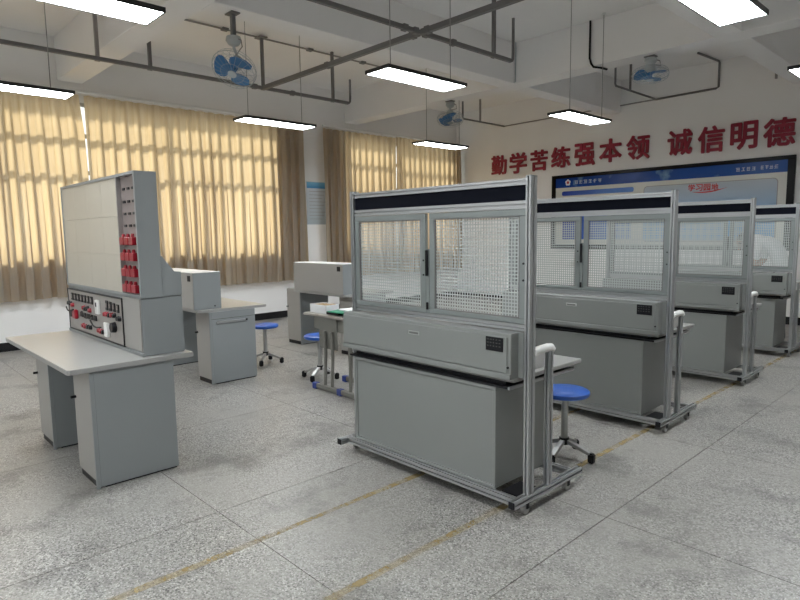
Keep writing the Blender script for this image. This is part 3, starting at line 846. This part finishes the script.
# ------------------------------------------------------------------ two desks with an instrument box
def box_desk():
    r = thing('instrument_desk', (-6.6, 3.05, 0), '', 'desk', 'desks with an instrument box')
    z = 0.79
    MB().prism([(-6.993, 2.665), (-5.83, 2.665), (-5.80, 2.70), (-5.79, 3.44), (-5.80, 3.46), (-6.993, 3.46)], 2, z - 0.028, z).build('tabletop', M['top'], r, 0.005, 2)
    pedestal(r, -6.105, -5.78, 2.775, 3.30, z - 0.028, bar=True)
    pedestal(r, -7.335, -6.995, 2.775, 3.26, z)
    b = MB().box(-6.95, -5.86, 2.655, 2.955, z, 1.172).build('instrument_box', M['grey'], r, 0.004, 2)
    MB().box(-6.945, -5.865, 2.648, 2.655, z + 0.004, 1.168).build('front_panel', M['greyw'], b, 0.002)
    MB().box(-5.975, -5.905, 2.644, 2.648, 1.085, 1.145).build('display', M['black'], b, 0.002)
    MB().cyl((-5.86, 2.88, z + 0.03), (-5.857, 2.88, z + 0.03), 0.008, 8).build('screw', M['black'], b)
    MB().box(-6.952, -5.858, 2.65, 2.957, 1.172, 1.178).build('lit_box_top', M['white'], b, 0.002)  # white layer stands in for the light on the box top
    return r
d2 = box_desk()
d2['label'] = 'grey desk with an instrument box, standing right behind the trainer desk with red sockets'
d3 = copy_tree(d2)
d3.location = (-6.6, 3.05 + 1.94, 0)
d3['label'] = 'grey desk with an instrument box, beyond the student desk with the green mat'

# ------------------------------------------------------------------ student desk and what lies on it
S = thing('student_desk', (-4.55, 3.6, 0), 'narrow grey student desk with blue foot caps holding a box and a green mat', 'desk')
top = [(-5.10, 3.62), (-5.115, 3.50), (-5.08, 3.455), (-4.85, 3.475), (-4.6, 3.455), (-3.95, 3.455), (-3.95, 3.86), (-5.10, 3.86)]
MB().prism(top, 2, 0.735, 0.757).build('desk_top', M['desk'], S, 0.004, 2)
MB().box(-4.96, -4.02, 3.50, 3.83, 0.60, 0.735).build('book_tray', M['deskm'], S, 0.003)
MB().box(-4.86, -4.57, 3.487, 3.497, 0.42, 0.735).build('side_plate', M['deskm'], S, 0.002)
for x in (-4.735, -4.62, -4.335):
    MB().tube([(x - 0.01, 3.47, 0.60), (x, 3.47, 0.35), (x, 3.455, 0.06)], 0.0165, 10).build('leg', M['deskm'], S, smooth=True)
MB().box(-4.89, -4.05, 3.43, 3.475, 0.012, 0.06).build('foot_bar', M['deskm'], S, 0.008)
for x in (-4.90, -4.50):
    MB().box(x - 0.02, x + 0.045, 3.425, 3.48, 0.0, 0.064).build('foot_cap', M['capblue'], S, 0.006)
MB().box(-4.89, -4.05, 3.81, 3.85, 0.012, 0.06).build('foot_bar', M['deskm'], S, 0.008)
for x in (-4.90, -4.50, -4.07):
    MB().box(x - 0.02, x + 0.045, 3.805, 3.855, 0.0, 0.064).build('foot_cap', M['capblue'], S, 0.006)
for x in (-4.80, -4.20):
    MB().cyl((x, 3.83, 0.06), (x, 3.82, 0.60), 0.0165, 10).build('leg', M['deskm'], S, smooth=True)
bx = thing('open_box', (-4.94, 3.62, 0.757), 'small open white box on the student desk', 'box')
x0, x1, y0, y1, z0, z1 = -5.07, -4.80, 3.535, 3.70, 0.757, 0.842
MB().box(x0, x1, y0, y1, z0, z0 + 0.004).build('box_bottom', M['paper'], bx)
for a in ((x0, x1, y0, y0 + 0.004), (x0, x1, y1 - 0.004, y1), (x0, x0 + 0.004, y0 + 0.004, y1 - 0.004), (x1 - 0.004, x1, y0 + 0.004, y1 - 0.004)):
    MB().box(a[0], a[1], a[2], a[3], z0 + 0.004, z1).build('box_side', M['paper'], bx)
it = MB()
for k in range(8):
    xx = x0 + 0.012 + 0.03 * k
    it.box(xx, xx + 0.02, y0 + 0.012, y1 - 0.012, z0 + 0.004, z1 - 0.008 + 0.012 * rnd.random())
tag(it.build('card_bundle', M['brown'], None, 0.001), 'tan card bundle inside the open white box', 'cards')
tag(MB().box(-4.79, -4.60, 3.53, 3.72, 0.757, 0.787).build('dark_gap_block', M['black'], None, 0.004), 'flat black block for the dark gap beside the open white box on the student desk', 'block')  # solid black block stands in for the dark gap below the mat
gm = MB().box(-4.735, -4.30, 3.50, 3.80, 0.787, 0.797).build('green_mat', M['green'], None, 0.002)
tag(gm, 'green cutting mat lying on the black block on the student desk', 'mat')
pp = MB()
pp.prism([(-4.735, 3.62), (-4.45, 3.60), (-4.40, 3.795), (-4.70, 3.80)], 2, 0.797, 0.806)
tag(pp.build('paper_stack', M['paper'], None, 0.001), 'loose stack of white papers on the green mat', 'paper')

# ------------------------------------------------------------------ stools
def make_stool(x, y, label, rot=0.3):
    s = thing('stool', (x, y, 0), label, 'stool', 'blue round lab stools')
    MB().lathe([(0.02, 0.435), (0.145, 0.435), (0.158, 0.44), (0.165, 0.452), (0.163, 0.468), (0.150, 0.476), (0.05, 0.474), (0.01, 0.473)], x, y, 32).build('seat', M['blue'], s, smooth=True)
    MB().cyl((x, y, 0.12), (x, y, 0.435), 0.024, 16).build('column', M['steel'], s, smooth=True)
    MB().cyl((x, y, 0.095), (x, y, 0.14), 0.034, 16).build('collar', M['black'], s, smooth=True)
    for k in range(4):
        a = rot + k * PI / 2
        d = Vector((math.cos(a), math.sin(a), 0)); n_ = Vector((-d.y, d.x, 0))
        c = Vector((x, y, 0))
        vs = []
        for r, z, h, w in ((0.025, 0.115, 0.030, 0.016), (0.10, 0.092, 0.028, 0.017), (0.185, 0.058, 0.024, 0.016)):
            for sw, sz in ((-1, -1), (1, -1), (1, 1), (-1, 1)):
                vs.append(c + d * r + n_ * w * sw + Vector((0, 0, z + sz * h / 2)))
        fs = [(3, 2, 1, 0), (8, 9, 10, 11)] + [(i * 4 + j, i * 4 + (j + 1) % 4, i * 4 + 4 + (j + 1) % 4, i * 4 + 4 + j) for i in (0, 1) for j in range(4)]
        lg = MB().add(vs, fs).build('leg', M['steel'], s, 0.003)
        e = c + d * 0.195
        MB().box(e.x - 0.021, e.x + 0.021, e.y - 0.021, e.y + 0.021, 0.0, 0.068).build('foot', M['black'], lg, 0.008, 2)
    return s
make_stool(-2.115, 3.55, 'blue-topped stool between two mesh-door racks', 0.12)
make_stool(-6.33, 3.74, 'blue-topped stool beside the pedestal of an instrument desk', 0.75)
make_stool(-5.21, 3.74, 'blue-topped stool tucked behind the student desk', 0.5)

# ------------------------------------------------------------------ mesh-door training racks
def make_rack():
    r = thing('training_rack', (-2.55, 2.9, 0), '', 'workbench', 'mesh-door training racks in a row')
    A = M['alu']
    XL, XR = -3.282, -1.82
    for x in (XL, XR):
        f = MB().slot(1, 2.535 if x == XR else 2.505, 3.235, (x, 0.085), 0.04, 0.04).build('foot_rail', A, r)
        for y0, y1 in (((2.530, 2.535) if x == XR else (2.500, 2.505)), (3.235, 3.240)):
            MB().box(x - 0.02, x + 0.02, y0, y1, 0.065, 0.105).build('end_cap', M['black'], f, 0.002)
        for y in (2.665, 3.09):
            c = MB()
            c.box(x - 0.018, x + 0.018, y - 0.022, y + 0.022, 0.059, 0.065)
            c.box(x - 0.017, x - 0.013, y - 0.012, y + 0.012, 0.030, 0.059); c.box(x + 0.013, x + 0.017, y - 0.012, y + 0.012, 0.030, 0.059)
            c = c.build('caster', M['black'], r)
            MB().cyl((x - 0.0125, y - 0.006, 0.027), (x + 0.0125, y - 0.006, 0.027), 0.027, 18).build('wheel', M['steel'], c, smooth=True)
        # posts
        MB().slot(2, 0.105, 1.838, (x, 2.69), 0.032, 0.058, 1, 1).build('post', A, r)
        MB().box(x - 0.016, x + 0.016, 2.661, 2.719, 1.838, 1.842).build('post_cap', M['doorf'], r)
        MB().slot(2, 0.105, 0.89, (x, 2.88), 0.032, 0.042).build('short_post', A, r)
        h = MB().tube([(x, 2.719, 0.897), (x, 2.80, 0.901), (x, 2.86, 0.903), (x, 2.893, 0.899), (x, 2.905, 0.885)], 0.024, 14)
        h.build('handrail', M['white'], r, smooth=True)
    xi, xj = XL + 0.016, XR - 0.016
    for y in (2.585, 3.16):
        MB().slot(0, XL + 0.02, XR - 0.02, (y, 0.085), 0.04, 0.04).build('base_rail', A, r)
    MB().box(-1.965, -1.845, 2.64, 2.82, 0.088, 0.094).build('base_plate', M['black'], r)
    yf, yd = 2.668, 2.708
    ym = (yf + yd) / 2
    MB().slot(0, xi, xj, (ym, 1.812), 0.036, 0.034).build('top_rail', A, r)
    MB().box(xi, xj, ym - 0.006, ym + 0.006, 1.713, 1.795).build('header_panel', M['navy'], r)
    MB().slot(0, xi, xj, (ym, 1.692), 0.036, 0.042).build('middle_rail', A, r)
    MB().slot(0, xi, xj, (ym, 1.033), 0.036, 0.034).build('lower_rail', A, r)
    # mesh doors
    for x0, x1, hx in ((xi + 0.002, -2.578, -2.588), (-2.548, xj - 0.002, -2.538)):
        t = 0.042; z0, z1 = 1.052, 1.669
        d = MB()
        d.box(x0, x1, 2.672, 2.698, z1 - t + 0.006, z1); d.box(x0, x1, 2.672, 2.698, z0, z0 + t - 0.012)
        d.box(x0, x0 + t, 2.672, 2.698, z0 + t - 0.012, z1 - t + 0.006); d.box(x1 - t, x1, 2.672, 2.698, z0 + t - 0.012, z1 - t + 0.006)
        d = d.build('mesh_door', M['doorf'], r, 0.003)
        gx0, gx1, gz0, gz1 = x0 + t, x1 - t, z0 + t - 0.012, z1 - t + 0.006
        # dark rubber bead round the opening
        bd = MB(); e = 0.006
        bd.box(gx0, gx1, 2.674, 2.684, gz1 - e, gz1); bd.box(gx0, gx1, 2.674, 2.684, gz0, gz0 + e)
        bd.box(gx0, gx0 + e, 2.674, 2.684, gz0 + e, gz1 - e); bd.box(gx1 - e, gx1, 2.674, 2.684, gz0 + e, gz1 - e)
        bd.build('rubber_bead', M['pipe'], d)
        ms = MB(); p = 0.0197; wv = 0.0066
        nx = int(round((gx1 - gx0) / p)); nz_ = int(round((gz1 - gz0) / p))
        px, pz = (gx1 - gx0) / nx, (gz1 - gz0) / nz_
        for k in range(nx + 1):
            c = gx0 + k * px
            ms.box(max(gx0, c - wv / 2), min(gx1, c + wv / 2), 2.685, 2.6862, gz0, gz1)
        for k in range(nz_ + 1):
            c = gz0 + k * pz
            ms.box(gx0, gx1, 2.6849, 2.6863, max(gz0, c - wv / 2), min(gz1, c + wv / 2))
        tag(ms.build('perforated_sheet', M['mesh'], d), kind='stuff')
    hd = MB().box(-2.572, -2.554, 2.655, 2.672, 1.285, 1.445)
    hd.build('door_handle', M['black'], r, 0.004)
    MB().box(-2.570, -2.556, 2.660, 2.672, 1.075, 1.12).build('door_latch', M['black'], r, 0.002)
    MB().box(-2.576, -2.55, 2.674, 2.696, 1.052, 1.45).build('centre_bar', M['doorf'], r)
    for z in (1.38, 1.29):
        for x in (-2.596, -1.853):
            MB().cyl((x, 2.668, z), (x, 2.672, z), 0.006, 8).build('rivet', M['black'], r)
    # instrument box on the table top
    b = MB().box(-3.302, -1.868, 2.585, 2.655, 0.757, 1.008)
    b.box(XL + 0.0165, XR - 0.0165, 2.655, 2.74, 0.757, 1.008)
    b = b.build('instrument_box', M['rack'], r, 0.003)
    MB().box(-3.300, -1.89, 2.578, 2.585, 0.793, 0.988).build('front_panel', M['rack'], b, 0.002)
    MB().box(-3.303, -1.867, 2.574, 2.585, 0.757, 0.787).build('lower_lip', M['rack'], b, 0.002)
    MB().box(-2.64, -2.546, 2.575, 2.578, 0.924, 0.948).build('name_plate', M['steel'], b, 0.001)
    MB().box(-2.632, -2.554, 2.5742, 2.575, 0.930, 0.942).build('name_print', M['pipe'], b)
    MB().box(-2.030, -1.912, 2.573, 2.578, 0.905, 0.982).build('display', M['black'], b, 0.002)
    tx = MB()
    rr = random.Random(2)
    for q in range(3):
        for k in range(5):
            tx.box(-2.02 + k * 0.02, -2.02 + k * 0.02 + 0.008 + 0.006 * rr.random(), 2.5722, 2.573, 0.965 - q * 0.018, 0.971 - q * 0.018)
    tx.build('display_print', M['dim'], b)
    MB().cyl((-1.886, 2.577, 0.823), (-1.886, 2.585, 0.823), 0.006, 8).build('screw', M['black'], b)
    # table top, shelf below, cabinet
    MB().box(xi + 0.002, xj - 0.04, 2.62, 3.335, 0.733, 0.757).build('tabletop', M['top'], r, 0.003)
    MB().box(xi + 0.004, -1.90, 2.60, 3.27, 0.698, 0.710).build('under_shelf', M['black'], r, 0.001)
    MB().box(xi + 0.03, -1.94, 2.64, 3.20, 0.710, 0.733).build('shelf_spacer', M['black'], r)
    MB().box(-1.90, -1.886, 2.60, 3.27, 0.694, 0.712).build('shelf_runner', A, r, 0.002)
    cb = MB().box(-3.215, -1.985, 2.618, 3.12, 0.106, 0.696).build('cabinet', M['rack'], r, 0.003)
    MB().box(-3.195, -2.005, 2.612, 2.618, 0.124, 0.676).build('cabinet_front', M['rack'], cb, 0.002)
    for a in ((-3.217, -1.983, 0.676, 0.697), (-3.217, -1.983, 0.106, 0.124)):
        MB().box(a[0], a[1], 2.604, 2.619, a[2], a[3]).build('front_trim', M['rack'], cb, 0.002)
    for a in ((-3.217, -3.195), (-2.005, -1.983)):
        MB().box(a[0], a[1], 2.604, 2.619, 0.124, 0.676).build('front_trim', M['rack'], cb, 0.002)
    MB().box(XR - 0.006, XR + 0.004, 2.74, 2.835, 0.80, 0.88).build('white_tag', M['paper'], r, 0.002)
    return r
r1 = make_rack()
r1['label'] = 'grey mesh-door training rack on casters beside the student desk with the green mat'
for dx, y, lab in ((-0.02, 2.9 + 1.885, 'grey mesh-door training rack second along from the student desk'),
                   (-0.04, 2.9 + 3.79, 'grey mesh-door training rack third along from the student desk'),
                   (-0.09, 2.9 + 5.63, 'grey mesh-door training rack with the person in white leaning behind it')):
    c = copy_tree(r1)
    c.location = (-2.55 + dx, y, 0); c['label'] = lab

# ------------------------------------------------------------------ person behind the last rack
def make_person():
    px, py = -2.36, 9.42
    J = {}
    def j(n, x, y, z, r): J[n] = (Vector((px + x, py + y, z)), r)
    # faces -x, bent forward over the bench
    j('pelvis', 0.06, 0, 0.95, (0.16, 0.12)); j('waist', 0.03, 0, 1.12, (0.155, 0.115)); j('chest', -0.06, 0, 1.33, (0.18, 0.125)); j('upper', -0.19, 0, 1.44, (0.165, 0.10))
    j('neck', -0.33, 0, 1.435, (0.055, 0.055)); j('head0', -0.40, 0, 1.40, (0.075, 0.08)); j('head1', -0.47, 0, 1.36, (0.085, 0.10)); j('head2', -0.535, 0, 1.325, (0.07, 0.085))
    for s, t in ((-1, 'l'), (1, 'r')):
        j('hip' + t, 0.06, s * 0.095, 0.90, (0.095, 0.095)); j('knee' + t, 0.02 - 0.05 * s, s * 0.11, 0.50, (0.062, 0.062)); j('ank' + t, 0.06 - 0.06 * s, s * 0.11, 0.10, (0.042, 0.042))
        j('heel' + t, 0.07 - 0.06 * s, s * 0.11, 0.045, (0.045, 0.04)); j('toe' + t, -0.12 - 0.06 * s, s * 0.125, 0.035, (0.042, 0.03))
        j('sho' + t, -0.20, s * 0.17, 1.36, (0.07, 0.07)); j('elb' + t, -0.24, s * 0.21, 1.09, (0.048, 0.048)); j('wri' + t, -0.42, s * 0.16, 0.93, (0.031, 0.031)); j('palm' + t, -0.485, s * 0.15, 0.885, (0.034, 0.02))
        for k in range(4):
            o = (k - 1.5) * 0.020; l = (0.066, 0.075, 0.07, 0.055)[k]
            j('f%d' % k + t, -0.52, s * 0.15 + o, 0.862, (0.0095, 0.0095)); j('g%d' % k + t, -0.52 - l * 0.6, s * 0.15 + o * 1.1, 0.835, (0.009, 0.009)); j('h%d' % k + t, -0.52 - l, s * 0.15 + o * 1.1, 0.80, (0.0075, 0.0075))
        j('t0' + t, -0.475, s * 0.15 - s * 0.035, 0.875, (0.011, 0.011)); j('t1' + t, -0.51, s * 0.15 - s * 0.058, 0.845, (0.0095, 0.0095))
    E_ = [('pelvis', 'waist'), ('waist', 'chest'), ('chest', 'upper'), ('upper', 'neck'), ('neck', 'head0'), ('head0', 'head1'), ('head1', 'head2')]
    for t in 'lr':
        E_ += [('pelvis', 'hip' + t), ('hip' + t, 'knee' + t), ('knee' + t, 'ank' + t), ('ank' + t, 'heel' + t), ('heel' + t, 'toe' + t), ('upper', 'sho' + t), ('sho' + t, 'elb' + t), ('elb' + t, 'wri' + t), ('wri' + t, 'palm' + t), ('palm' + t, 't0' + t), ('t0' + t, 't1' + t)]
        for k in range(4): E_ += [('palm' + t, 'f%d' % k + t), ('f%d' % k + t, 'g%d' % k + t), ('g%d' % k + t, 'h%d' % k + t)]
    names = list(J); idx = {n: i for i, n in enumerate(names)}
    org = Vector((px, py, 0))
    me = bpy.data.meshes.new('person_skeleton')
    me.from_pydata([J[n][0] - org for n in names], [(idx[a], idx[b]) for a, b in E_], [])
    o = bpy.data.objects.new('person_skeleton', me)
    COL.objects.link(o)
    sk = o.modifiers.new('skin', 'SKIN')
    sk.use_smooth_shade = True
    for i, n in enumerate(names):
        o.data.skin_vertices[0].data[i].radius = J[n][1]
    o.data.skin_vertices[0].data[idx['pelvis']].use_root = True
    ss = o.modifiers.new('sub', 'SUBSURF'); ss.levels = 1; ss.render_levels = 1
    bpy.context.view_layer.update()
    pm = bpy.data.meshes.new_from_object(o.evaluated_get(bpy.context.evaluated_depsgraph_get()))
    COL.objects.unlink(o); bpy.data.objects.remove(o)
    pm.name = 'person'
    pm.materials.clear()
    for k in ('shirt', 'skin', 'trouser', 'black'): pm.materials.append(M[k])
    for f in pm.polygons:
        c = f.center
        if c.z < 0.075: k = 3
        elif c.z < 0.97 and c.x > -0.20: k = 2
        elif c.x < -0.325 or (c.z < 1.12 and abs(c.y) > 0.10 and c.x < -0.19): k = 1
        else: k = 0
        f.material_index = k
    zmin = min(v.co.z for v in pm.vertices)
    p = bpy.data.objects.new('person', pm)
    COL.objects.link(p)
    p.location = (px, py, -zmin)
    ORG[p.name] = Vector((px, py, 0))
    tag(p, 'person in a white shirt bending over behind the last mesh-door rack', 'person')
    # hair cap, nose and eyes on the lowered head
    C = Vector((px - 0.435, py, 1.395))
    ax = Vector((-0.86, 0, -0.5)).normalized(); upv = Vector((-0.5, 0, 0.86)).normalized(); sd = Vector((0, 1, 0))
    hb = MB(); vs = []; n = 18; kz = 8
    for i in range(kz + 1):
        th = (PI * 0.60) * i / kz
        for q_ in range(n):
            a = 2 * PI * q_ / n
            d = upv * math.cos(th) * 0.108 + (ax * math.cos(a) * 0.105 + sd * math.sin(a) * 0.094) * math.sin(th)
            vs.append(C + d - upv * 0.01)
    fs = [(i * n + q_, i * n + (q_ + 1) % n, (i + 1) * n + (q_ + 1) % n, (i + 1) * n + q_) for i in range(kz) for q_ in range(n)]
    hb.add(vs, fs + [tuple(range(kz * n, kz * n + n))]).build('hair', M['hair'], p, smooth=True)
    fwd = (ax * 0.93 - upv * 0.37).normalized(); crown = (upv * 0.93 + ax * 0.37).normalized()
    H = Vector((px - 0.475, py, 1.362))
    def blob(name, m, c, r, e=(1, 1, 1)):
        b = MB(); vs = []
        for i in range(7):
            th = PI * (i + 0.02) / 6.04
            for k in range(10):
                t = 2 * PI * k / 10
                vs.append(c + fwd * (math.sin(th) * math.cos(t) * r * e[0]) + sd * (math.sin(th) * math.sin(t) * r * e[1]) + crown * (math.cos(th) * r * e[2]))
        fs = [(i * 10 + k, i * 10 + (k + 1) % 10, i * 10 + 10 + (k + 1) % 10, i * 10 + 10 + k) for i in range(6) for k in range(10)]
        b.add(vs, fs).build(name, M[m], p, smooth=True)
    for s_ in (-1, 1):
        blob('ear', 'skin', H + sd * 0.088 * s_ - fwd * 0.01, 0.026, (0.7, 0.45, 1.2))
        blob('eye', 'white', H + sd * 0.031 * s_ + fwd * 0.083 - crown * 0.005, 0.011)
        blob('pupil', 'hair', H + sd * 0.031 * s_ + fwd * 0.090 - crown * 0.005, 0.006)
    blob('nose', 'skin', H + fwd * 0.098 - crown * 0.035, 0.016, (1.1, 0.8, 1.5))
    blob('mouth', 'sign', H + fwd * 0.088 - crown * 0.072, 0.018, (0.35, 1.2, 0.3))
    return p
make_person()
